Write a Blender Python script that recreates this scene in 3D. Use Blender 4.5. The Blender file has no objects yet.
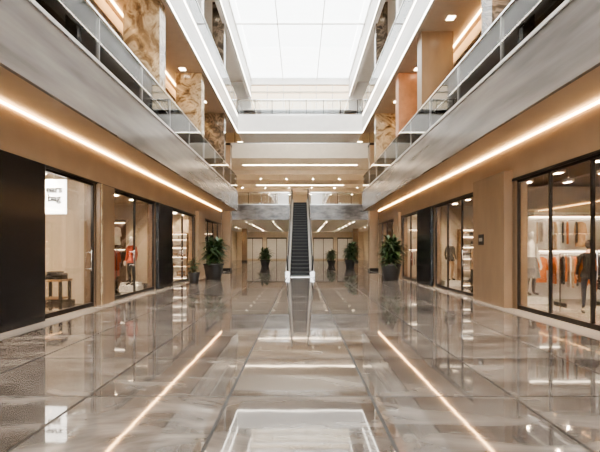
import bpy, bmesh, math, random
from mathutils import Vector, Matrix
random.seed(7)
scene = bpy.context.scene
try:
    scene.view_settings.view_transform = 'AgX'; scene.view_settings.look = 'AgX - Medium High Contrast'
except Exception: pass

# ------------------------------------------------------------------ materials
def newmat(name):
    m = bpy.data.materials.new(name); m.use_nodes = True
    nt = m.node_tree; b = nt.nodes['Principled BSDF']
    return m, nt, b
def pmat(name, col, rough=0.5, metal=0.0, var=0.08, scale=3.0, stretch=(1,1,1), spec=0.5, bump=0.0):
    m, nt, b = newmat(name)
    N, L = nt.nodes, nt.links
    g = N.new('ShaderNodeNewGeometry'); mp = N.new('ShaderNodeMapping'); mp.inputs['Scale'].default_value = stretch
    L.new(g.outputs['Position'], mp.inputs['Vector'])
    n = N.new('ShaderNodeTexNoise'); n.inputs['Scale'].default_value = scale; n.inputs['Detail'].default_value = 5
    L.new(mp.outputs[0], n.inputs['Vector'])
    r = N.new('ShaderNodeValToRGB')
    r.color_ramp.elements[0].position = 0.3; r.color_ramp.elements[1].position = 0.7
    r.color_ramp.elements[0].color = tuple(c*(1-var) for c in col)+(1,)
    r.color_ramp.elements[1].color = tuple(min(1, c*(1+var)) for c in col)+(1,)
    L.new(n.outputs['Fac'], r.inputs[0]); L.new(r.outputs[0], b.inputs['Base Color'])
    b.inputs['Roughness'].default_value = rough; b.inputs['Metallic'].default_value = metal
    b.inputs['Specular IOR Level'].default_value = spec
    if bump > 0:
        bp = N.new('ShaderNodeBump'); bp.inputs['Strength'].default_value = bump
        L.new(n.outputs['Fac'], bp.inputs['Height']); L.new(bp.outputs[0], b.inputs['Normal'])
    return m
def emat(name, col, s):
    m, nt, b = newmat(name)
    b.inputs['Base Color'].default_value = tuple(col)+(1,)
    b.inputs['Emission Color'].default_value = tuple(col)+(1,)
    b.inputs['Emission Strength'].default_value = s
    return m
def gmat(name, tint=(1,1,1), k=0.7, base=0.02):
    m = bpy.data.materials.new(name); m.use_nodes = True
    nt = m.node_tree; N, L = nt.nodes, nt.links; N.clear()
    o = N.new('ShaderNodeOutputMaterial'); mix = N.new('ShaderNodeMixShader')
    t = N.new('ShaderNodeBsdfTransparent'); t.inputs[0].default_value = tuple(tint)+(1,)
    g = N.new('ShaderNodeBsdfGlossy'); g.inputs['Roughness'].default_value = 0.02
    f = N.new('ShaderNodeFresnel'); f.inputs[0].default_value = 1.45
    a = N.new('ShaderNodeMath'); a.operation = 'MULTIPLY_ADD'; a.inputs[1].default_value = k; a.inputs[2].default_value = base
    L.new(f.outputs[0], a.inputs[0]); L.new(a.outputs[0], mix.inputs[0])
    L.new(t.outputs[0], mix.inputs[1]); L.new(g.outputs[0], mix.inputs[2]); L.new(mix.outputs[0], o.inputs[0])
    return m
def marble(name, cols, scale=1.2, rough=0.15, dist=2.5):
    m, nt, b = newmat(name); N, L = nt.nodes, nt.links
    g = N.new('ShaderNodeNewGeometry')
    n = N.new('ShaderNodeTexNoise'); n.inputs['Scale'].default_value = scale; n.inputs['Detail'].default_value = 8
    n.inputs['Roughness'].default_value = 0.62; n.inputs['Distortion'].default_value = dist
    L.new(g.outputs['Position'], n.inputs['Vector'])
    r = N.new('ShaderNodeValToRGB'); cr = r.color_ramp
    while len(cr.elements) < len(cols): cr.elements.new(0.5)
    for i, (p, c) in enumerate(cols):
        cr.elements[i].position = p; cr.elements[i].color = tuple(c)+(1,)
    L.new(n.outputs['Fac'], r.inputs[0]); L.new(r.outputs[0], b.inputs['Base Color'])
    b.inputs['Roughness'].default_value = rough
    return m

def floor_material():
    m, nt, b = newmat('polished_marble_floor'); N, L = nt.nodes, nt.links
    g = N.new('ShaderNodeNewGeometry'); sp = N.new('ShaderNodeSeparateXYZ'); L.new(g.outputs['Position'], sp.inputs[0])
    def math_(op, a, bb=None, c=None):
        n = N.new('ShaderNodeMath'); n.operation = op
        for i, v in enumerate((a, bb, c)):
            if v is None: continue
            if isinstance(v, (int, float)): n.inputs[i].default_value = v
            else: L.new(v, n.inputs[i])
        return n.outputs[0]
    T = 1.45
    u = math_('DIVIDE', math_('ADD', sp.outputs[0], T/2+T*20), T)
    v = math_('DIVIDE', math_('ADD', sp.outputs[1], 100.3), T)
    fu = math_('FRACT', u); fv = math_('FRACT', v)
    du = math_('MINIMUM', fu, math_('SUBTRACT', 1.0, fu))
    dv = math_('MINIMUM', fv, math_('SUBTRACT', 1.0, fv))
    ju = math_('LESS_THAN', du, 0.011); jv = math_('LESS_THAN', dv, 0.008)
    joint = math_('MAXIMUM', ju, jv)
    cell = N.new('ShaderNodeCombineXYZ'); L.new(math_('FLOOR', u), cell.inputs[0]); L.new(math_('FLOOR', v), cell.inputs[1])
    wn = N.new('ShaderNodeTexWhiteNoise'); L.new(cell.outputs[0], wn.inputs['Vector'])
    off = N.new('ShaderNodeVectorMath'); off.operation = 'MULTIPLY_ADD'
    L.new(wn.outputs['Color'], off.inputs[0]); off.inputs[1].default_value = (3, 3, 3); L.new(g.outputs['Position'], off.inputs[2])
    mp = N.new('ShaderNodeMapping'); mp.inputs['Rotation'].default_value = (0, 0, 0.6); mp.inputs['Scale'].default_value = (0.6, 1.7, 1)
    L.new(off.outputs[0], mp.inputs['Vector'])
    n = N.new('ShaderNodeTexNoise'); n.inputs['Scale'].default_value = 1.2; n.inputs['Detail'].default_value = 5
    n.inputs['Roughness'].default_value = 0.55; n.inputs['Distortion'].default_value = 0.9
    L.new(mp.outputs[0], n.inputs['Vector'])
    r = N.new('ShaderNodeValToRGB'); cr = r.color_ramp
    cr.elements[0].position = 0.30; cr.elements[0].color = (0.055, 0.046, 0.040, 1)
    cr.elements[1].position = 0.72; cr.elements[1].color = (0.24, 0.208, 0.180, 1)
    e = cr.elements.new(0.5); e.color = (0.112, 0.096, 0.084, 1)
    L.new(n.outputs['Fac'], r.inputs[0])
    ax = math_('ABSOLUTE', sp.outputs[0])
    bord = math_('GREATER_THAN', ax, 5.0)
    m1 = N.new('ShaderNodeMix'); m1.data_type = 'RGBA'; L.new(bord, m1.inputs[0])
    L.new(r.outputs[0], m1.inputs[6]); m1.inputs[7].default_value = (0.42, 0.36, 0.30, 1)
    bl = math_('MULTIPLY', math_('GREATER_THAN', ax, 4.94), math_('LESS_THAN', ax, 5.0))
    j2 = math_('MAXIMUM', joint, bl)
    m2 = N.new('ShaderNodeMix'); m2.data_type = 'RGBA'; L.new(j2, m2.inputs[0])
    L.new(m1.outputs[2], m2.inputs[6]); m2.inputs[7].default_value = (0.02, 0.018, 0.016, 1)
    L.new(m2.outputs[2], b.inputs['Base Color'])
    ro = math_('MULTIPLY_ADD', j2, 0.45, 0.035)
    L.new(ro, b.inputs['Roughness'])
    L.new(math_('MULTIPLY_ADD', j2, -0.85, 2.3), b.inputs['IOR'])
    nb = N.new('ShaderNodeTexNoise'); nb.inputs['Scale'].default_value = 2.2; nb.inputs['Detail'].default_value = 2
    L.new(g.outputs['Position'], nb.inputs['Vector'])
    bp = N.new('ShaderNodeBump'); bp.inputs['Strength'].default_value = 0.010; bp.inputs['Distance'].default_value = 0.05
    L.new(nb.outputs['Fac'], bp.inputs['Height']); L.new(bp.outputs[0], b.inputs['Normal'])
    return m

FLOOR = floor_material()
BEIGE = pmat('beige_plaster', (0.35, 0.255, 0.172), 0.38, var=0.06, scale=1.5)
BRONZE = pmat('bronze_panel', (0.21, 0.140, 0.086), 0.3, var=0.15, scale=2.0, stretch=(1, 1, 0.3))
CREAM = pmat('cream_plaster', (0.68, 0.58, 0.46), 0.5, var=0.04)
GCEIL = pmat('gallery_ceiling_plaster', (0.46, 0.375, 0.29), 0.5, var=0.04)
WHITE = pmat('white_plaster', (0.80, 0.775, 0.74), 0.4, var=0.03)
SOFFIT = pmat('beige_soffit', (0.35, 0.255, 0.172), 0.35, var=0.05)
GREY = pmat('brushed_grey_stone', (0.165, 0.148, 0.135), 0.2, var=0.45, scale=1.3, stretch=(1, 0.25, 2.2), spec=0.6)
LGREY = pmat('light_grey_panel', (0.60, 0.575, 0.545), 0.25, var=0.08, scale=1.2, stretch=(1, 0.4, 1.5))
MGREY = pmat('mid_grey_panel', (0.30, 0.27, 0.24), 0.25, var=0.2, scale=1.2, stretch=(1, 0.4, 1.5))
BLACK = pmat('black_stone', (0.012, 0.011, 0.012), 0.22, var=0.3)
FRAME = pmat('dark_bronze_frame', (0.03, 0.025, 0.022), 0.3, metal=0.6)
BROWN = pmat('walnut_panel', (0.11, 0.07, 0.048), 0.3, var=0.25, scale=4, stretch=(4, 4, 0.5))
STEEL = pmat('brushed_steel', (0.55, 0.54, 0.53), 0.28, metal=1.0, var=0.05)
CHROME = pmat('chrome', (0.75, 0.74, 0.72), 0.12, metal=1.0, var=0.03)
RUBBER = pmat('black_rubber', (0.02, 0.02, 0.022), 0.4)
STEP = pmat('escalator_step_metal', (0.018, 0.018, 0.019), 0.5, metal=0.0, var=0.1, spec=0.3)
NOSE = pmat('step_nosing', (0.08, 0.078, 0.075), 0.5, spec=0.3)
GOLDM = marble('gold_marble', [(0.3, (0.05, 0.03, 0.018)), (0.43, (0.22, 0.15, 0.085)), (0.55, (0.52, 0.41, 0.27)), (0.68, (0.18, 0.12, 0.065))], 0.9)
DARKM = marble('dark_marble', [(0.3, (0.03, 0.024, 0.02)), (0.48, (0.10, 0.08, 0.06)), (0.56, (0.26, 0.20, 0.15)), (0.62, (0.07, 0.055, 0.045))], 1.1)
ORANGEW = pmat('orange_timber', (0.42, 0.20, 0.10), 0.35, var=0.15)
GLASS = gmat('shop_glass', (0.98, 0.98, 0.97), 0.35, 0.0)
RGLASS = gmat('railing_glass', (0.93, 0.94, 0.93), 1.1, 0.05)
SKYG = gmat('skylight_glass', (0.97, 0.99, 1.0), 0.6, 0.0)
GLOWG = gmat('added_glow_glass', (0.58, 0.53, 0.46), 0.4, 0.0)  # tinted pane for the added end-wall opening that brightens the floor reflection
E_STRIP = emat('warm_led_strip', (1.0, 0.62, 0.28), 26)
E_WHITE = emat('white_led_strip', (1.0, 0.93, 0.82), 12)
E_PANEL = emat('store_ceiling_light', (1.0, 0.79, 0.55), 950)
E_GAL = emat('gallery_ceiling_light', (1.0, 0.80, 0.58), 16)
E_HALL = emat('hall_ceiling_light', (1.0, 0.82, 0.60), 22)
E_DOWN = emat('hall_downlight', (1.0, 0.84, 0.62), 500)
E_SIGN = emat('sign_white', (1.0, 0.94, 0.86), 8)
E_SHELF = emat('shelf_led', (1.0, 0.85, 0.65), 12)
LEAF = pmat('leaf_green', (0.03, 0.06, 0.022), 0.45, var=0.4, scale=6)
LEAF2 = pmat('leaf_green_light', (0.05, 0.095, 0.03), 0.45, var=0.3, scale=6)
POT = pmat('dark_planter', (0.03, 0.027, 0.026), 0.35)
SOIL = pmat('soil', (0.05, 0.03, 0.02), 0.9)
WOOD = pmat('oak_wood', (0.36, 0.22, 0.12), 0.4, var=0.15, stretch=(1, 6, 6))
def cloth(n, c): return pmat('cloth_'+n, c, 0.85, var=0.12, scale=12)
C_OR = cloth('orange', (0.62, 0.20, 0.06)); C_BK = cloth('black', (0.015, 0.015, 0.017)); C_WH = cloth('white', (0.7, 0.68, 0.64))
C_GR = cloth('grey', (0.16, 0.15, 0.15)); C_NV = cloth('navy', (0.02, 0.024, 0.04)); C_RD = cloth('rust', (0.35, 0.07, 0.04)); C_TN = cloth('tan', (0.45, 0.30, 0.18))
SKIN = pmat('skin', (0.55, 0.33, 0.23), 0.5, var=0.05); MSKIN = pmat('mannequin_white', (0.72, 0.70, 0.67), 0.35, var=0.02)
HAIR = pmat('dark_hair', (0.03, 0.02, 0.015), 0.6); LEATHER = pmat('leather', (0.16, 0.07, 0.03), 0.4); LIP = pmat('lips', (0.4, 0.13, 0.1), 0.5)

# ------------------------------------------------------------------ mesh builder
class MB:
    def __init__(s, name): s.name = name; s.bm = bmesh.new(); s.mats = []
    def mi(s, m):
        if m not in s.mats: s.mats.append(m)
        return s.mats.index(m)
    def box(s, x0, x1, y0, y1, z0, z1, mat, rot=0.0):
        x0, x1 = sorted((x0, x1)); y0, y1 = sorted((y0, y1)); z0, z1 = sorted((z0, z1))
        c = Vector(((x0+x1)/2, (y0+y1)/2, (z0+z1)/2)); i = s.mi(mat)
        R = Matrix.Rotation(rot, 3, 'Z')
        vs = [s.bm.verts.new(c+R @ (Vector((x, y, z))-c)) for z in (z0, z1) for x, y in ((x0, y0), (x1, y0), (x1, y1), (x0, y1))]
        for f in ((3, 2, 1, 0), (4, 5, 6, 7), (0, 1, 5, 4), (1, 2, 6, 5), (2, 3, 7, 6), (3, 0, 4, 7)):
            s.bm.faces.new([vs[k] for k in f]).material_index = i
    def downlight(s, x, y, w, l, zc, mat, h=0.09):
        # lamp plate with a surrounding baffle, hung under a ceiling at height zc
        s.box(x, x+w, y, y+l, zc-0.02, zc-0.001, mat)
        s.box(x-0.02, x, y-0.02, y+l+0.02, zc-h, zc-0.001, WHITE); s.box(x+w, x+w+0.02, y-0.02, y+l+0.02, zc-h, zc-0.001, WHITE)
        s.box(x, x+w, y-0.02, y, zc-h, zc-0.001, WHITE); s.box(x, x+w, y+l, y+l+0.02, zc-h, zc-0.001, WHITE)
    def prism(s, pts, vec, mat):
        i = s.mi(mat); vec = Vector(vec)
        a = [s.bm.verts.new(Vector(p)) for p in pts]; b = [s.bm.verts.new(Vector(p)+vec) for p in pts]
        n = len(a); fs = [s.bm.faces.new(a[::-1]), s.bm.faces.new(b)]
        for k in range(n): fs.append(s.bm.faces.new((a[k], a[(k+1) % n], b[(k+1) % n], b[k])))
        for f in fs: f.material_index = i
    def lathe(s, cx, cy, prof, mat, seg=28, smooth=True):
        i = s.mi(mat); rings = []
        for r, z in prof:
            rings.append([s.bm.verts.new((cx+r*math.cos(2*math.pi*k/seg), cy+r*math.sin(2*math.pi*k/seg), z)) for k in range(seg)])
        for a, b in zip(rings, rings[1:]):
            for k in range(seg):
                f = s.bm.faces.new((a[k], a[(k+1) % seg], b[(k+1) % seg], b[k])); f.material_index = i; f.smooth = smooth
        for ring in (rings[0][::-1], rings[-1]):
            f = s.bm.faces.new(ring); f.material_index = i
    def tube(s, pts, r, mat, seg=8):
        i = s.mi(mat); pts = [Vector(p) for p in pts]; rings = []
        prev = None
        for k, p in enumerate(pts):
            d = (pts[min(k+1, len(pts)-1)]-pts[max(k-1, 0)]).normalized()
            a = prev if prev is not None else (Vector((1, 0, 0)) if abs(d.x) < 0.9 else Vector((0, 1, 0)))
            a = (a-d*a.dot(d)).normalized(); prev = a; b = d.cross(a)
            rr = r if not isinstance(r, (list, tuple)) else r[k]
            rings.append([s.bm.verts.new(p+(a*math.cos(2*math.pi*j/seg)+b*math.sin(2*math.pi*j/seg))*rr) for j in range(seg)])
        for a, b in zip(rings, rings[1:]):
            for j in range(seg):
                f = s.bm.faces.new((a[j], a[(j+1) % seg], b[(j+1) % seg], b[j])); f.material_index = i; f.smooth = True
        s.bm.faces.new(rings[0][::-1]).material_index = i; s.bm.faces.new(rings[-1]).material_index = i
    def ell(s, c, r, mat, sub=2, fn=None, M=None, keep=None):
        i = s.mi(mat); t = bmesh.new(); bmesh.ops.create_icosphere(t, subdivisions=sub, radius=1.0)
        mp = {}
        for v in t.verts:
            q = Vector((v.co.x*r[0], v.co.y*r[1], v.co.z*r[2]))
            if fn: q = fn(q)
            q = q+Vector(c)
            if M: q = M @ q
            mp[v.index] = q
        t.verts.ensure_lookup_table(); new = {}
        for f in t.faces:
            if keep and not keep(f.calc_center_median()): continue
            l = []
            for v in f.verts:
                if v.index not in new: new[v.index] = s.bm.verts.new(mp[v.index])
                l.append(new[v.index])
            ff = s.bm.faces.new(l); ff.material_index = i; ff.smooth = True
        t.free()
    def done(s, parent=None, normals=True):
        if normals: bmesh.ops.recalc_face_normals(s.bm, faces=s.bm.faces[:])
        co = [v.co for v in s.bm.verts]
        o = Vector(((min(c.x for c in co)+max(c.x for c in co))/2, (min(c.y for c in co)+max(c.y for c in co))/2, min(c.z for c in co)))
        for v in s.bm.verts: v.co -= o
        me = bpy.data.meshes.new(s.name); s.bm.to_mesh(me); s.bm.free()
        for m in s.mats: me.materials.append(m)
        ob = bpy.data.objects.new(s.name, me); scene.collection.objects.link(ob); ob.location = o
        if parent: ob.parent = parent; ob.location = o-parent.location
        return ob
def empty(name, loc=(0, 0, 0)):
    e = bpy.data.objects.new(name, None); scene.collection.objects.link(e); e.location = loc; e.empty_display_size = 0.2
    return e

# ------------------------------------------------------------------ dimensions
XF, XS, XU = 4.36, 5.5, 6.5
Y0, YG, YB, YE = -8.0, 28.0, 35.5, 60.0
Z1, Z2, Z3, Z4, ZR = 4.25, 5.5, 9.7, 10.95, 16.4

f = MB('floor'); f.box(-12, 12, Y0, YE, -0.2, 0, FLOOR); f.done()

def railing(parent_name, pts_axis, y0=None, y1=None, x0=None, x1=None, z=Z2, xpos=None, ypos=None, pane=2.4):
    r = MB(parent_name)
    if pts_axis == 'y':
        y = y0
        while y < y1-0.1:
            e = min(y+pane, y1)
            r.box(xpos-0.008, xpos+0.008, y+0.012, e-0.012, z+0.02, z+1.05, RGLASS)
            r.box(xpos-0.012, xpos+0.012, y-0.008, y+0.008, z, z+1.08, STEEL)
            y = e
        r.box(xpos-0.03, xpos+0.03, y0, y1, z+1.07, z+1.12, CHROME)
        r.box(xpos-0.04, xpos+0.04, y0, y1, z, z+0.07, STEEL)
    else:
        x = x0
        while x < x1-0.05:
            e = min(x+1.2, x1)
            r.box(x+0.02, e-0.02, ypos-0.008, ypos+0.008, z+0.02, z+1.05, RGLASS)
            r.box(x-0.02, x+0.02, ypos-0.02, ypos+0.02, z, z+1.08, FRAME)
            x = e
        r.box(x0, x1, ypos-0.035, ypos+0.035, z+1.07, z+1.13, CHROME)
        r.box(x0, x1, ypos-0.04, ypos+0.04, z, z+0.07, STEEL)
    return r.done()

for s, side in ((-1, 'left'), (1, 'right')):
    g = MB('floor_gallery_'+side)
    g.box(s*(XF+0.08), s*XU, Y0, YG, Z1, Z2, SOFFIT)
    g.box(s*XF, s*(XF+0.08), Y0, YG, Z1-0.02, Z2, GREY)
    g.box(s*(XF-0.03), s*(XF+0.12), Y0, YG, Z2, Z2+0.05, LGREY)
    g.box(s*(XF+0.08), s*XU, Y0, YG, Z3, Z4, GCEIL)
    g.box(s*XF, s*(XF+0.08), Y0, YG, Z3-0.02, Z4, LGREY)
    g.box(s*(XF-0.03), s*(XF+0.12), Y0, YG, Z4, Z4+0.05, WHITE)
    g.done()
    railing('glass_railing', 'y', y0=Y0, y1=YG-0.01, z=Z2+0.055, xpos=s*(XF+0.06))
    railing('glass_railing', 'y', y0=Y0, y1=YG-0.01, z=Z4+0.055, xpos=s*(XF+0.06))
    l = MB('led_strip_light'); l.box(s*(XS-0.04), s*(XS-0.005), Y0+0.2, YG-0.1, Z1-0.05, Z1-0.015, E_STRIP); l.done()
    l = MB('led_strip_light'); l.box(s*(XF-0.02), s*(XF-0.002), Y0+0.2, YG-0.1, Z3-0.02, Z3+0.05, E_WHITE)
    l.box(s*(XF-0.02), s*(XF-0.002), Y0+0.2, YG-0.1, Z4-0.1, Z4-0.05, E_WHITE)
    l.box(s*(XF-0.02), s*(XF-0.002), Y0+0.2, YB-0.1, 15.1, 15.18, E_WHITE); l.done()
    l = MB('led_strip_light'); l.box(s*(XU-0.35), s*(XU-0.30), Y0+0.2, YG-0.1, Z3-0.05, Z3-0.005, E_STRIP)
    l.done()
    c = MB('ceiling_'+side); c.box(s*XF, s*10, Y0, YB, ZR, ZR+0.4, WHITE)
    c.box(s*XF, s*(XF+0.3), Y0, YB, 15.1, ZR, WHITE); c.done()
    w = MB('wall_upper_'+side)
    w.box(s*(XU+0.02), s*(XU+0.3), Y0, YG, Z1, ZR, BEIGE)
    pats = [MGREY, DARKM, CREAM, GOLDM, BRONZE, MGREY, LGREY, GOLDM]
    y = Y0; k = 0 if s < 0 else 3
    while y < YG-0.5:
        w.box(s*(XU-0.04), s*(XU+0.02), y+0.08, y+2.4, Z2+0.02, Z3-0.5, pats[k % 8])
        w.box(s*(XU-0.04), s*(XU+0.02), y+0.08, y+2.4, Z4+0.02, ZR-1.6, pats[(k+3) % 8])
        y += 2.5; k += 1
    w.box(s*(XU-0.1), s*(XU+0.02), Y0, YG, Z3-0.45, Z3-0.02, CREAM)
    w.box(s*XU, s*9.4, YG-0.25, YG, Z2+0.01, ZR, BEIGE)
    w.done()
    if s < 0: fins = [(7.5, DARKM), (13, GOLDM), (18.5, GOLDM), (24, DARKM)]
    else: fins = [(9.5, DARKM), (15, BRONZE), (18.5, ORANGEW), (24, GOLDM)]
    for yy, m in fins:
        c = MB('gallery_column'); c.box(s*(XF+0.2), s*(XU-0.75), yy, yy+0.55, Z2+0.0, Z3, m)
        c.box(s*(XF+0.17), s*(XU-0.72), yy-0.03, yy+0.58, Z2, Z2+0.15, FRAME); c.done()
        c = MB('gallery_column'); c.box(s*(XF+0.2), s*(XF+0.9), yy, yy+0.5, Z4, ZR, DARKM if yy > 20 else LGREY)
        c.box(s*(XF+0.17), s*(XF+0.93), yy-0.03, yy+0.53, Z4, Z4+0.15, FRAME); c.done()
    d = MB('ceiling_light')
    for yy in range(-6, 28, 4):
        d.box(s*5.2, s*5.45, yy, yy+0.25, Z3-0.02, Z3-0.001, E_GAL)
        d.box(s*5.2, s*5.45, yy, yy+0.25, ZR-0.02, ZR-0.001, E_GAL)
    d.done()

# ------------------------------------------------------------------ shop front walls
ZH = 3.3
LW = [(-4, 2), (3, 6.6), (8.5, 10.75), (11.7, 15.2), (17.0, 20.8), (22.6, 27.0)]
RW = [(-4, 2), (2.5, 6.0), (6.3, 10.2), (12.4, 16.4), (18.6, 21.6), (22.8, 27.0)]
wl = MB('wall_left'); wr = MB('wall_right')
for s, w, W in ((-1, wl, LW), (1, wr, RW)):
    w.box(s*XS, s*(XS+0.3), Y0, YG, ZH, Z1, BEIGE)
    edges = [Y0]+[e for p in W for e in p]+[YG]
    for i in range(0, len(edges), 2):
        w.box(s*(XS+0.02), s*(XS+0.3), edges[i], edges[i+1], 0, ZH, BRONZE)
    w.box(s*9.5, s*9.7, Y0, YE, 0, Z2, CREAM)
    w.box(s*(XS+0.0), s*9.5, YG-0.2, YG, 0, Z1, BEIGE)
    w.box(s*9.5, s*9.7, YG, YE, Z2, ZR, CREAM)
wl.box(-XS+0.12, -XS, 6.7, 8.45, 0, ZH, BLACK)
wl.box(-XS+0.10, -XS, 10.8, 11.65, 0, ZH, BRONZE); wl.box(-XS+0.12, -XS, 10.85, 10.93, 0, ZH, GOLDM)
wl.box(-XS+0.12, -XS, 15.25, 16.9, 0, ZH, BLACK)
wl.box(-XS+0.18, -XS, 21.0, 22.4, 0, ZH+0.25, BEIGE)
wr.box(XS-0.22, XS, 10.35, 12.2, 0, ZH+0.25, BRONZE)
wr.box(XS-0.12, XS, 16.5, 18.4, 0, ZH, BLACK)
wr.box(XS-0.18, XS, 21.7, 22.7, 0, ZH+0.25, BEIGE)
wl.done(); wr.done()
pq = MB('wall_plaque'); pq.box(XS-0.24, XS-0.221, 11.5, 11.8, 1.65, 1.95, FRAME); pq.box(XS-0.245, XS-0.24, 11.55, 11.75, 1.75, 1.85, STEEL); pq.done()
for s in (-1, 1):
    b = MB('trim_1'); b.box(s*(XS-0.02), s*XS, Y0, YG, ZH-0.03, ZH+0.04, FRAME); b.done()

k = 1
for s, W in ((-1, LW), (1, RW)):
    for a, bb in W:
        m = MB('window_%d' % k); k += 1
        xa, xb = s*(XS+0.04), s*(XS+0.10)
        m.box(xa, xb, a, bb, 0.0, 0.1, FRAME); m.box(xa, xb, a, bb, ZH-0.08, ZH, FRAME)
        n = max(1, round((bb-a)/1.6)) if s < 0 else max(1, round((bb-a)/1.35))
        for i in range(n+1):
            yy = a+(bb-a-0.05)*i/n
            m.box(xa, xb, yy, yy+0.05, 0.1, ZH-0.08, FRAME)
        m.box(s*(XS+0.065), s*(XS+0.08), a+0.03, bb-0.03, 0.1, ZH-0.08, GLASS)
        ym = a+(bb-a)*(max(1, n//2))/n
        m.tube([(s*(XS-0.0), ym-0.2, 0.95), (s*(XS-0.0), ym-0.2, 1.5)], 0.012, CHROME)
        m.box(s*(XS-0.0), s*(XS+0.07), ym-0.21, ym-0.19, 1.0, 1.02, CHROME); m.box(s*(XS-0.0), s*(XS+0.07), ym-0.21, ym-0.19, 1.43, 1.45, CHROME)
        m.done()

parts = {-1: [2.5, 6.7, 11.2, 16.6, 22.0], 1: [2.2, 6.1, 12.3, 17.6, 22.2]}
for s, side in ((-1, 'left'), (1, 'right')):
    p = MB('wall_partition_'+side)
    for yy in parts[s]:
        if s > 0 and yy == 6.1: continue
        p.box(s*(XS+0.3), s*9.5, yy, yy+0.15, 0, 3.45, CREAM)
        p.box(s*(XS+0.8), s*9.3, yy-0.02, yy, 0.0, 0.12, FRAME)
    p.done()
    c = MB('ceiling_store_'+side); c.box(s*(XS+0.3), s*9.5, Y0, YG-0.2, 3.45, 3.6, CREAM if s < 0 else BROWN); c.done()
    d = MB('ceiling_light')
    y = -6.0
    while y < YG-1.5:
        for xx in (6.2, 7.3, 8.5):
            if all(not (yy-0.6 < y < yy+0.3) for yy in parts[s]):
                d.downlight(min(s*xx, s*(xx+0.14)), y, 0.14, 0.2, 3.45, E_PANEL)
        y += 1.3
    d.done()

# ------------------------------------------------------------------ skylight
sk = MB('window_skylight')
sk.box(-XF, XF, Y0, YB, ZR+0.30, ZR+0.33, SKYG)
for x in (-4.3, -1.5, 1.5, 4.3): sk.box(x-0.025, x+0.025, Y0, YB, ZR+0.2, ZR+0.3, WHITE)
y = Y0
while y <= YB: sk.box(-XF, XF, y-0.025, y+0.025, ZR+0.2, ZR+0.3, WHITE); y += 8.7
sk.done()

en = MB('window_unseen_fill')  # unseen glazed end behind the camera, added to let in fill light
for x in range(-4, 5, 2): en.box(x-0.05, x+0.05, Y0-0.1, Y0, 0, ZR, FRAME)
for z in (0.1, 3.3, 6.6, 9.9, 13.2): en.box(-XF, XF, Y0-0.1, Y0, z-0.05, z+0.05, FRAME)
en.box(-XF, XF, Y0-0.06, Y0-0.04, 0, ZR, SKYG); en.done()
wb = MB('wall_front')
for s in (-1, 1): wb.box(s*XF, s*9.7, Y0-0.2, Y0, 0, ZR, BEIGE)
wb.done()

# ------------------------------------------------------------------ level 3 bridge
b3 = MB('footbridge')
b3.box(-XF-0.0, XF+0.0, YG+0.02, YG+2.6, Z3, Z4, WHITE)
b3.box(-XF, XF, YG, YG+0.02, Z3+0.12, Z4-0.12, WHITE); b3.done()
railing('glass_railing', 'x', x0=-XF, x1=XF, z=Z4+0.01, ypos=YG+0.1)
l = MB('led_strip_light'); l.box(-XF, XF, YG-0.02, YG, Z3, Z3+0.05, E_WHITE); l.done()

# ------------------------------------------------------------------ far hall
h = MB('floor_far_gallery')
h.box(-9.5, 9.5, YB+0.1, YE, Z1, Z2, WHITE); h.box(-9.5, 9.5, YB, YB+0.1, Z1-0.05, Z2, GREY)
h.box(-9.5, 9.5, YB+0.1, YE, Z3, Z4, CREAM); h.box(-9.5, 9.5, YB, YB+0.1, Z3-0.05, Z4, CREAM)
for yy in (41, 47, 53): h.box(-9.5, 9.5, yy, yy+0.5, Z3-0.45, Z3, CREAM)
h.done()
railing('glass_railing', 'x', x0=-9.4, x1=-0.95, z=Z2+0.01, ypos=YB+0.1)
railing('glass_railing', 'x', x0=0.95, x1=9.4, z=Z2+0.01, ypos=YB+0.1)
railing('glass_railing', 'x', x0=-9.4, x1=9.4, z=Z4+0.01, ypos=YB+0.1)
h = MB('wall_end')
h.box(-9.7, 9.7, YB, YB+0.3, 13.7, 14.0, WHITE); h.box(-9.7, 9.7, YB, YB+0.3, 16.2, ZR+0.4, WHITE)
h.box(-9.7, -XF, YB, YB+0.3, 14.0, 16.2, WHITE); h.box(XF, 9.7, YB, YB+0.3, 14.0, 16.2, WHITE)
h.box(-XF, XF, YB-0.02, YB+0.1, 14.7, 14.85, CREAM); h.box(-XF, XF, YB-0.02, YB+0.1, 15.45, 15.6, CREAM)
h.box(-9.5, 9.5, 48, 48.2, Z4, 13.7, CREAM); h.box(-9.5, 9.5, YB, 48, 13.7, 13.9, CREAM)
h.box(-9.7, 9.7, YE, YE+0.2, 0, Z4, CREAM)
for x in (-8.6, -5.0, -1.5, 2.0, 5.6):
    h.box(x, x+3.0, YE-0.05, YE, 0.2, 3.2, WHITE)
    h.box(x, x+3.0, YE-0.08, YE, 3.2, 3.35, FRAME)
    for q in (0, 1, 2): h.box(x+q*1.47, x+q*1.47+0.06, YE-0.09, YE, 0.0, 3.2, FRAME)
    h.box(x, x+3.2, YE-0.05, YE, Z2+0.3, 8.6, WHITE)
h.done()
cl = MB('window_added_glow'); cl.box(-XF, XF, YB+0.14, YB+0.16, 14.0, 16.2, GLOWG)  # added glazing: sky shows through, giving the floor a brighter reflection
for i in range(7):
    x = -XF+XF*2*i/6; cl.box(max(x-0.03, -XF), min(x+0.03, XF), YB+0.1, YB+0.2, 14.0, 16.2, WHITE)
cl.done()
d = MB('ceiling_light')
for xx in (-7.5, -5, -2.5, 0, 2.5, 5, 7.5):
    for yy in (37.5, 40.5, 43.5, 46.5, 49.5, 52.5, 55.5, 58.3):
        d.downlight(xx-0.1, yy, 0.2, 0.2, Z1, E_DOWN, h=0.12)
for yy in (38.5, 50.5):
    d.box(-5.5, 5.5, yy, yy+0.14, Z3-0.04, Z3-0.001, E_HALL)
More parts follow.
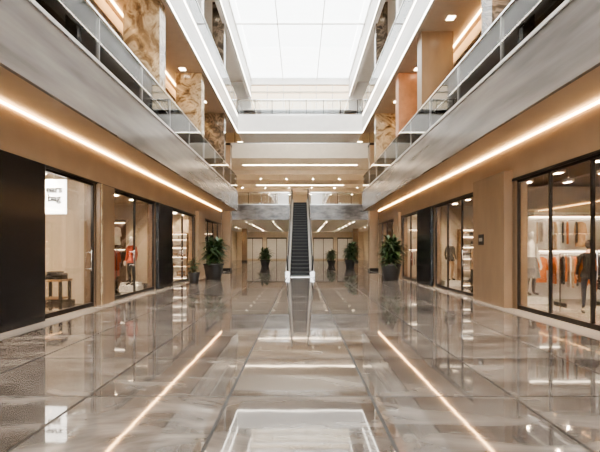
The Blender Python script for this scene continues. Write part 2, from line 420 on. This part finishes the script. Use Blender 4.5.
for xx in (-7.5, -4.5, -1.5, 1.5, 4.5, 7.5):
    for yy in (42.5, 45.5, 49, 52, 55, 58): d.downlight(xx-0.1, yy, 0.2, 0.2, Z3, E_DOWN, h=0.12)
for yy in (37, 45): d.box(-7, 7, yy, yy+0.2, 13.66, 13.699, E_HALL)
d.done()
for x in (-7.0, 7.0):
    for yy in (38.5, 50):
        c = MB('column'); c.box(x-0.3, x+0.3, yy+0.3, yy+0.9, 0, Z1-0.05, BRONZE)
        c.box(x-0.33, x+0.33, yy+0.27, yy+0.93, 0, 0.2, FRAME); c.done()
for s in (-1, 1):
    c = MB('column'); c.box(s*5.0, s*5.6, 28.6, 29.3, 0, 9.0, BEIGE); c.box(s*4.97, s*5.63, 28.57, 29.33, 0, 0.2, FRAME)
    c.box(s*4.97, s*5.63, 28.57, 29.33, 9.0, 9.15, FRAME); c.done()

# ------------------------------------------------------------------ escalator
es = empty('escalator', (0, 22, 0))
ya, yb, n = 23.3, 34.0, 25
st = MB('steps'); dy = (yb-ya)/n; dz = Z2/n
for i in range(n):
    y = ya+i*dy; z = (i+1)*dz
    st.box(-0.56, 0.56, y, y+dy+0.05, z-dz-0.05, z, STEP)
    st.box(-0.56, 0.56, y-0.006, y+0.03, z-0.03, z+0.004, NOSE)
st.box(-0.56, 0.56, 22.0, ya, 0.0, 0.03, STEEL); st.box(-0.56, 0.56, yb+0.05, 35.45, Z2-0.1, Z2+0.01, STEEL)
st.done(es)
for s, nm in ((-1, 'left'), (1, 'right')):
    c = MB('side_cladding_'+nm)
    pts = [(22.3, 0.0), (22.3, 0.3), (23.2, 0.32), (33.9, 5.82), (35.42, 5.82), (35.42, 4.25), (34.4, 4.25), (25.4, 0.0)]
    x = s*0.57
    c.prism([(x, p[0], p[1]) for p in pts], (s*0.24, 0, 0), STEEL)
    c.done(es)
    g = MB('balustrade_glass_'+nm)
    pts = [(22.35, 0.3), (22.2, 0.7), (22.5, 1.05), (23.2, 1.12), (33.9, 6.62), (34.9, 6.62), (35.2, 6.2), (35.1, 5.8), (33.9, 5.8), (23.2, 0.3)]
    g.prism([(s*0.68, p[0], p[1]) for p in pts], (s*0.015, 0, 0), RGLASS); g.done(es)
    r = MB('handrail_'+nm)
    path = []
    for k in range(9):
        a = math.radians(-90-k*180/8); path.append((s*0.69, 22.55+0.38*math.cos(a), 0.76+0.40*math.sin(a)))
    path += [(s*0.69, 23.2, 1.19), (s*0.69, 33.9, 6.69)]
    for k in range(9):
        a = math.radians(90-k*180/8); path.append((s*0.69, 34.9+0.38*math.cos(a), 6.29+0.40*math.sin(a)))
    r.tube(path, 0.05, RUBBER, 10)
    r.done(es)

# ------------------------------------------------------------------ potted plants
def plant(x, y, pr, ph, H, R, nl=170, seed=1):
    rnd = random.Random(seed); m = MB('potted_plant')
    m.lathe(x, y, [(pr*0.72, 0), (pr*0.75, 0.03), (pr, ph-0.08), (pr*1.06, ph-0.07), (pr*1.06, ph), (pr*0.93, ph), (pr*0.93, ph-0.06)], POT)
    m.lathe(x, y, [(pr*0.92, ph-0.09), (pr*0.92, ph-0.05)], SOIL)
    stems = []
    for k in range(7):
        a = rnd.uniform(0, 6.28); rr = rnd.uniform(0, R*0.35); top = rnd.uniform(0.55, 0.85)
        p0 = Vector((x+0.1*math.cos(a), y+0.1*math.sin(a), ph-0.05)); p1 = Vector((x+rr*math.cos(a), y+rr*math.sin(a), ph+(H-ph)*top))
        m.tube([p0, (p0+p1)/2+Vector((0.02, 0, 0.02)), p1], [0.022, 0.016, 0.008], LEATHER, 6); stems.append((p0, p1))
    for k in range(nl):
        p0, p1 = rnd.choice(stems); t = rnd.uniform(0.15, 1.0); base = p0.lerp(p1, t)
        a = rnd.uniform(0, 6.28); el = rnd.uniform(-0.3, 1.2); Ln = rnd.uniform(0.35, 0.62)*R/0.8; wd = rnd.uniform(0.04, 0.075)*R/0.8
        d = Vector((math.cos(a)*math.cos(el), math.sin(a)*math.cos(el), math.sin(el))); side = d.cross(Vector((0, 0, 1))).normalized()
        i = m.mi(LEAF if rnd.random() < 0.65 else LEAF2); row = None
        for j, (tt, ww) in enumerate(((0, 0.15), (0.3, 0.9), (0.6, 1.0), (0.85, 0.55), (1.0, 0.04))):
            q = base+d*Ln*tt+Vector((0, 0, -0.35*Ln*tt*tt))
            q.z = max(q.z, 0.15)
            r2 = [m.bm.verts.new(q-side*wd*ww), m.bm.verts.new(q+Vector((0, 0, -0.012))), m.bm.verts.new(q+side*wd*ww)]
            if row:
                for z in (0, 1):
                    ff = m.bm.faces.new((row[z], row[z+1], r2[z+1], r2[z])); ff.material_index = i; ff.smooth = True
            row = r2
    return m.done(normals=False)
plant(-4.45, 20.6, 0.5, 0.8, 2.35, 0.95, 420, 1)
plant(-4.75, 17.9, 0.26, 0.5, 1.25, 0.42, 120, 9)
plant(4.55, 20.0, 0.5, 0.8, 2.35, 0.92, 420, 2)
plant(-3.2, 36.7, 0.45, 0.6, 1.8, 1.0, 260, 3)
plant(4.2, 33.5, 0.45, 0.7, 2.3, 1.1, 300, 4)
plant(3.0, 38.2, 0.4, 0.5, 1.6, 0.9, 220, 5)

# ------------------------------------------------------------------ people / mannequins
def figure(name, loc, rz, top, legs, skin, shoes, hair=True, armf=0.0, step=0.0, skirt=None, scale=1.0, plinth=0.0):
    J = []; E = []; root = []
    def j(p, r, par=None, rt=False):
        J.append((Vector(p), r)); i = len(J)-1
        if par is not None: E.append((par, i))
        if rt: root.append(i)
        return i
    pel = j((0, 0, 0.95), (0.15, 0.11), None, True)
    sp_ = j((0, 0.005, 1.12), (0.125, 0.095), pel); ch = j((0, 0.01, 1.30), (0.155, 0.11), sp_)
    nb = j((0, 0.01, 1.44), (0.10, 0.075), ch); nk = j((0, -0.005, 1.53), (0.05, 0.052), nb); j((0, -0.015, 1.6), (0.048, 0.05), nk)
    for s in (-1, 1):
        hp = j((s*0.09, 0, 0.86), (0.088, 0.09), pel)
        sy = -s*step
        kn = j((s*0.10, -0.02+sy*0.6, 0.49), (0.056, 0.06), hp); cf = j((s*0.10, 0.02+sy*0.8, 0.34), (0.052, 0.055), kn)
        an = j((s*0.105, 0.03+sy, 0.09), (0.036, 0.04), cf); j((s*0.12, -0.15+sy, 0.042), (0.036, 0.032), an)
        sh = j((s*0.17, 0.01, 1.405), (0.062, 0.06), nb)
        el = j((s*0.235, 0.03-armf*0.15, 1.13), (0.043, 0.043), sh)
        wr_ = Vector((s*0.25, -0.06-armf*s*0.12, 0.89+max(0, armf*0.1))); w_ = j(wr_, (0.027, 0.03), el)
        pm = wr_+Vector((0, -0.02, -0.075)); p_ = j(pm, (0.022, 0.038), w_)
        j(pm+Vector((0, -0.003, -0.02)), (0.016, 0.036), p_)
        for q, ln in ((-0.03, 0.062), (-0.01, 0.074), (0.01, 0.070), (0.03, 0.054)):
            a = j(pm+Vector((0, q*0.9, -0.01)), (0.009, 0.009), None, True)
            b_ = j(pm+Vector((0, q, -0.01-ln*0.6)), (0.0085, 0.0085), a); c_ = j(pm+Vector((-s*0.012, q, -0.01-ln)), (0.008, 0.008), b_)
            j(pm+Vector((-s*0.03, q, -0.01-ln*1.3)), (0.007, 0.007), c_)
        a = j(pm+Vector((0, -0.02, 0.03)), (0.011, 0.011), None, True); b_ = j(pm+Vector((-s*0.01, -0.052, 0.0)), (0.010, 0.010), a)
        j(pm+Vector((-s*0.02, -0.06, -0.035)), (0.008, 0.008), b_)
    me = bpy.data.meshes.new('tmp'); me.from_pydata([p for p, r in J], E, []); ob = bpy.data.objects.new('tmp', me); scene.collection.objects.link(ob)
    sk_ = ob.modifiers.new('skin', 'SKIN'); sk_.use_smooth_shade = True
    for i, (p, r) in enumerate(J):
        d_ = me.skin_vertices[0].data[i]; d_.radius = r; d_.use_root = i in root
    ob.modifiers.new('sub', 'SUBSURF').levels = 2
    dg = bpy.context.evaluated_depsgraph_get(); dg.update()
    em = bpy.data.meshes.new_from_object(ob.evaluated_get(dg))
    bpy.data.objects.remove(ob)
    m = MB(name); M = Matrix.Translation(Vector(loc)+Vector((0, 0, plinth))) @ Matrix.Rotation(rz, 4, 'Z') @ Matrix.Scale(scale, 4)
    vs = [m.bm.verts.new(M @ v.co) for v in em.vertices]
    for p in em.polygons:
        c = p.center
        arm = abs(c.x) > 0.165 and c.z < 1.3
        if arm: mt = skin if c.z < 0.90 else top
        elif c.z > 1.475: mt = skin
        elif c.z > 0.93: mt = top
        elif c.z > 0.10: mt = legs
        else: mt = shoes
        try:
            ff = m.bm.faces.new([vs[k] for k in p.vertices]); ff.material_index = m.mi(mt); ff.smooth = True
        except ValueError: pass
    def hf(q):
        if q.z < 0: q.x *= 1+q.z*2.6; q.y = q.y*(1+q.z*1.2)-0.012*(-q.z/0.11)
        return q
    hc = (0, -0.015, 1.675)
    m.ell(hc, (0.075, 0.095, 0.118), skin, 3, hf, M)
    m.ell((0, -0.113, 1.663), (0.012, 0.018, 0.024), skin, 2, None, M)
    m.ell((0, -0.098, 1.618), (0.024, 0.010, 0.007), LIP if hair else skin, 2, None, M)
    for s in (-1, 1):
        m.ell((s*0.03, -0.100, 1.685), (0.013, 0.007, 0.007), C_WH if hair else skin, 2, None, M)
        if hair: m.ell((s*0.03, -0.106, 1.685), (0.005, 0.004, 0.005), HAIR, 1, None, M)
        m.ell((s*0.076, 0.0, 1.672), (0.008, 0.018, 0.03), skin, 2, None, M)
    if hair: m.ell((0, 0.0, 1.695), (0.088, 0.103, 0.118), HAIR, 3, None, M, keep=lambda c: c.z > 0.35 or c.y > 0.15)
    def ring(z, rx, ry): return [m.bm.verts.new(M @ Vector((rx*math.cos(a*math.pi/12), ry*math.sin(a*math.pi/12), z))) for a in range(24)]
    prof = [(1.02, 0.155, 0.125), (0.9, 0.185, 0.14), (0.84, 0.19, 0.145)] if not skirt else [(1.08, 0.14, 0.115), (0.92, 0.185, 0.14), (0.7, 0.215, 0.18), (0.5, 0.25, 0.22)]
    R = [ring(*p) for p in prof]; mi = m.mi(skirt or top)
    for a, b_ in zip(R, R[1:]):
        for k_ in range(24):
            ff = m.bm.faces.new((a[k_], a[(k_+1) % 24], b_[(k_+1) % 24], b_[k_])); ff.material_index = mi; ff.smooth = True
    if plinth > 0:
        m.box(loc[0]-0.32, loc[0]+0.32, loc[1]-0.3, loc[1]+0.3, 0, plinth+0.008, C_WH)
    return m.done(normals=False)

figure('mannequin', (6.58, 11.4, 0), 0.15, C_WH, C_GR, MSKIN, C_GR, hair=False, skirt=C_GR, plinth=0.2, scale=1.02)
figure('shopper', (7.22, 10.0, 0), 2.6, C_BK, C_NV, SKIN, C_BK, armf=0.6, step=0.1, scale=0.97)
figure('mannequin', (-6.75, 16.0, 0), -0.2, C_BK, C_BK, MSKIN, C_BK, hair=False, plinth=0.2)
figure('mannequin', (-6.15, 14.6, 0), -0.4, C_RD, C_BK, MSKIN, C_BK, hair=False, plinth=0.2)
figure('mannequin', (6.35, 16.9, 0), 0.3, C_BK, C_TN, MSKIN, C_BK, hair=False, plinth=0.2)

# ------------------------------------------------------------------ shop fittings
def rack(x, y, w, cols, zr=1.55, seed=0, drop=0.8, z0=0.0):
    rnd = random.Random(seed); m = MB('clothing_rack')
    m.tube([(x-w/2, y, z0+0.06), (x-w/2, y, zr), (x+w/2, y, zr), (x+w/2, y, z0+0.06)], 0.016, FRAME)
    for s in (-1, 1): m.box(x+s*w/2-0.02, x+s*w/2+0.02, y-0.25, y+0.25, z0, z0+0.06, FRAME)
    n = int(w/0.085)
    for i in range(n):
        px = x-w/2+0.08+(w-0.16)*i/(n-1); c = rnd.choice(cols); a = rnd.uniform(0.15, 0.6); dr = drop*rnd.uniform(0.8, 1.15)
        d = Vector((math.sin(a), math.cos(a), 0)); nrm = Vector((d.y, -d.x, 0))
        o = Vector((px, y, zr-0.12))
        out = [(-0.05, 0.05), (-0.2, -0.02), (-0.26, -0.34), (-0.19, -0.36), (-0.17, -0.15), (-0.19, -dr), (0.19, -dr), (0.17, -0.15), (0.19, -0.36), (0.26, -0.34), (0.2, -0.02), (0.05, 0.05)]
        m.prism([o+d*p[0]+Vector((0, 0, p[1]))-nrm*0.02 for p in out], nrm*0.04, c)
        m.tube([o+Vector((0, 0, 0.04)), o+Vector((0, 0, 0.12))], 0.006, CHROME, 5)
    return m.done()
def wall_rail(x0, x1, y, zs, cols, seed=0, back=BROWN):
    rnd = random.Random(seed); m = MB('wall_clothing_display')
    m.box(x0, x1, y-0.04, y-0.025, 0, max(zs)+0.25, back)
    for zr in zs:
        m.tube([(x0+0.05, y-0.3, zr), (x1-0.05, y-0.3, zr)], 0.014, CHROME)
        m.box(x0, x1, y-0.34, y-0.04, zr+0.12, zr+0.15, WOOD)
        m.box(x0+0.03, x1-0.03, y-0.12, y-0.06, zr+0.1, zr+0.12, E_SHELF)
        for xx in (x0+0.1, (x0+x1)/2, x1-0.1): m.box(xx-0.01, xx+0.01, y-0.3, y-0.04, zr-0.01, zr+0.01, CHROME)
        n = int((x1-x0)/0.13)
        for i in range(n):
            if rnd.random() < 0.25: continue
            px = x0+0.12+(x1-x0-0.24)*i/(n-1); a = 1.57 if rnd.random() < 0.18 else rnd.uniform(0.2, 0.7); dr = rnd.uniform(0.55, 0.8)
            d = Vector((math.sin(a), math.cos(a), 0)); nrm = Vector((d.y, -d.x, 0)); o = Vector((px, y-0.3, zr-0.1)); w_ = 0.8
            out = [(-0.05, 0.05), (-0.2, -0.02), (-0.25, -0.34), (-0.19, -0.36), (-0.17, -0.15), (-0.19, -dr), (0.19, -dr), (0.17, -0.15), (0.19, -0.36), (0.25, -0.34), (0.2, -0.02), (0.05, 0.05)]
            m.prism([o+d*p[0]*w_+Vector((0, 0, p[1]))-nrm*0.015 for p in out], nrm*0.03, rnd.choice(cols))
    return m.done()
def shelf(x0, x1, y, H=2.4, seed=0, cols=None, back=CREAM, depth=0.4):
    rnd = random.Random(seed); m = MB('display_shelf')
    m.box(x0, x1, y-0.03, y, 0, H, back)
    nb_ = max(1, round((x1-x0)/1.0))
    for i in range(nb_+1):
        xx = x0+(x1-x0)*i/nb_; m.box(xx-0.02, xx+0.02, y-depth, y-0.03, 0, H, WOOD)
    for z in (0.1, 0.65, 1.15, 1.65, 2.1, H):
        m.box(x0, x1, y-depth, y-0.03, z-0.03, z, WOOD)
        m.box(x0+0.03, x1-0.03, y-0.05, y-0.03, z-0.05, z-0.03, E_SHELF)
        if z >= H: continue
        xx = x0+0.1
        while xx < x1-0.4:
            w = rnd.uniform(0.2, 0.3); c = rnd.choice(cols); zz = z
            for q in range(rnd.randint(2, 5)):
                m.box(xx, xx+w, y-depth+0.04, y-0.1, zz+0.003, zz+0.05, rnd.choice((c, c, C_WH)), rnd.uniform(-0.03, 0.03)); zz += 0.055
            xx += w+rnd.uniform(0.05, 0.2)
    return m.done()
def table(x, y, w=1.1, d=0.7, h=0.85, cols=None, seed=0):
    rnd = random.Random(seed); m = MB('display_table')
    m.box(x-w/2, x+w/2, y-d/2, y+d/2, h-0.05, h, WOOD)
    for sx in (-1, 1):
        for sy in (-1, 1): m.box(x+sx*(w/2-0.05)-0.03, x+sx*(w/2-0.05)+0.03, y+sy*(d/2-0.05)-0.03, y+sy*(d/2-0.05)+0.03, 0, h-0.05, FRAME)
    m.box(x-w/2+0.05, x+w/2-0.05, y-d/2+0.05, y+d/2-0.05, 0.25, 0.28, WOOD)
    for k in range(3):
        cx = x-w/2+0.2+k*(w-0.4)/2
        for q in range(rnd.randint(2, 4)): m.box(cx-0.13, cx+0.13, y-0.15, y+0.15, h+0.003+q*0.05, h+0.045+q*0.05, rnd.choice(cols))
    return m.done()
def handbag(x, y, z, c, w=0.3):
    m = MB('handbag'); d = 0.12; h = 0.22
    m.prism([(x-w/2, y-d/2, z), (x+w/2, y-d/2, z), (x+w*0.4, y-d/2, z+h), (x-w*0.4, y-d/2, z+h)], (0, d, 0), c)
    m.tube([(x+0.09*math.cos(a*math.pi/8), y, z+h-0.01+0.12*math.sin(a*math.pi/8)) for a in range(9)], 0.01, c, 6)
    m.box(x-0.02, x+0.02, y-d/2-0.008, y-d/2, z+h*0.55, z+h*0.7, CHROME)
    return m.done()

warm = [C_OR, C_TN, C_RD, C_WH]; dark = [C_BK, C_GR, C_NV, C_RD, C_WH]
table(-6.3, 10.3, 0.6, 0.5, 0.75, [C_BK, C_GR], 3)
handbag(-7.6, 10.6, 1.003, LEATHER); handbag(-8.2, 10.6, 1.003, C_BK)
cn = MB('display_cabinet'); cn.box(-8.8, -7.2, 10.3, 10.9, 0, 1.0, WOOD); cn.box(-8.85, -7.15, 10.25, 10.95, 0.96, 1.0, FRAME)
for k in range(3): cn.box(-8.75+k*0.52, -8.29+k*0.52, 10.28, 10.3, 0.1, 0.9, BROWN)
cn.done()
rack(-7.6, 15.0, 1.5, dark, seed=2); rack(-6.6, 13.2, 1.1, dark, seed=3)
wall_rail(-9.3, -7.2, 16.58, (1.4, 2.5), dark, seed=4)
shelf(-9.0, -6.1, 21.95, seed=5, cols=[C_WH, C_TN], back=WHITE); table(-6.8, 19.5, cols=[C_WH, C_TN], seed=6)
rack(-7.0, 26.0, 1.8, dark, seed=7); wall_rail(-9.2, -6.0, 27.75, (1.4, 2.5), dark, seed=14)
wall_rail(6.98, 9.3, 12.28, (1.35, 2.4), [C_OR, C_TN, C_WH, C_WH, C_BK, C_GR], seed=8, back=WHITE)
rack(7.75, 11.0, 1.2, [C_OR, C_OR, C_TN, C_BK, C_WH], seed=9, zr=1.4); rack(8.6, 10.2, 1.0, [C_OR, C_BK, C_TN], seed=10, zr=1.45)
rack(7.4, 15.7, 1.4, [C_BK, C_GR, C_WH, C_TN], seed=11); shelf(6.9, 9.2, 17.55, seed=12, cols=[C_WH, C_TN, C_GR])
table(6.7, 14.3, 1.0, 0.6, cols=[C_WH, C_TN], seed=13)
rack(6.9, 20.9, 1.6, [C_RD, C_BK, C_OR], seed=15); wall_rail(6.0, 9.0, 22.17, (1.4, 2.5), dark, seed=16, back=CREAM)
shelf(6.0, 9.0, 27.75, seed=17, cols=[C_WH, C_TN, C_OR], back=WHITE); rack(6.8, 25.5, 1.6, warm, seed=18)

# shop sign
sg = empty('shop_sign', (-6.1, 9.9, 2.3))
def sign_part(x0, x1, y, z0, z1, txt, size, mt=BLACK):
    p = MB('panel'); p.box(x0, x1, y, y+0.08, z0, z1, E_SIGN); p.done(sg)
    for i, t in enumerate(txt):
        cu = bpy.data.curves.new('letters', 'FONT'); cu.body = t; cu.size = size; cu.extrude = 0.01; cu.align_x = 'CENTER'; cu.offset = 0.006
        o = bpy.data.objects.new('letters_%d' % (i+1), cu); scene.collection.objects.link(o); cu.materials.append(mt)
        o.rotation_euler = (math.pi/2, 0, 0); o.parent = sg
        o.location = Vector(((x0+x1)/2, y-0.012, z1-0.1-size*0.95-i*size*0.9))-sg.location
sign_part(-6.33, -5.82, 9.9, 2.4, 3.25, ['ears', 'bag'], 0.24)
sr = MB('hanging_rod'); sr.box(-6.11, -6.09, 9.93, 9.95, 3.25, 3.45, CHROME); sr.done(sg)

# ------------------------------------------------------------------ world, camera
w = bpy.data.worlds.new('World'); scene.world = w; w.use_nodes = True
bg = w.node_tree.nodes['Background']; bg.inputs[0].default_value = (0.985, 0.975, 0.955, 1); bg.inputs[1].default_value = 10.0
cam = bpy.data.cameras.new('Camera'); co = bpy.data.objects.new('Camera', cam); scene.collection.objects.link(co)
co.location = (0, 0, 1.5); co.rotation_euler = (math.pi/2, 0, 0); cam.lens = 24; cam.sensor_width = 36; cam.shift_y = 0.04
cam.clip_end = 200
scene.camera = co
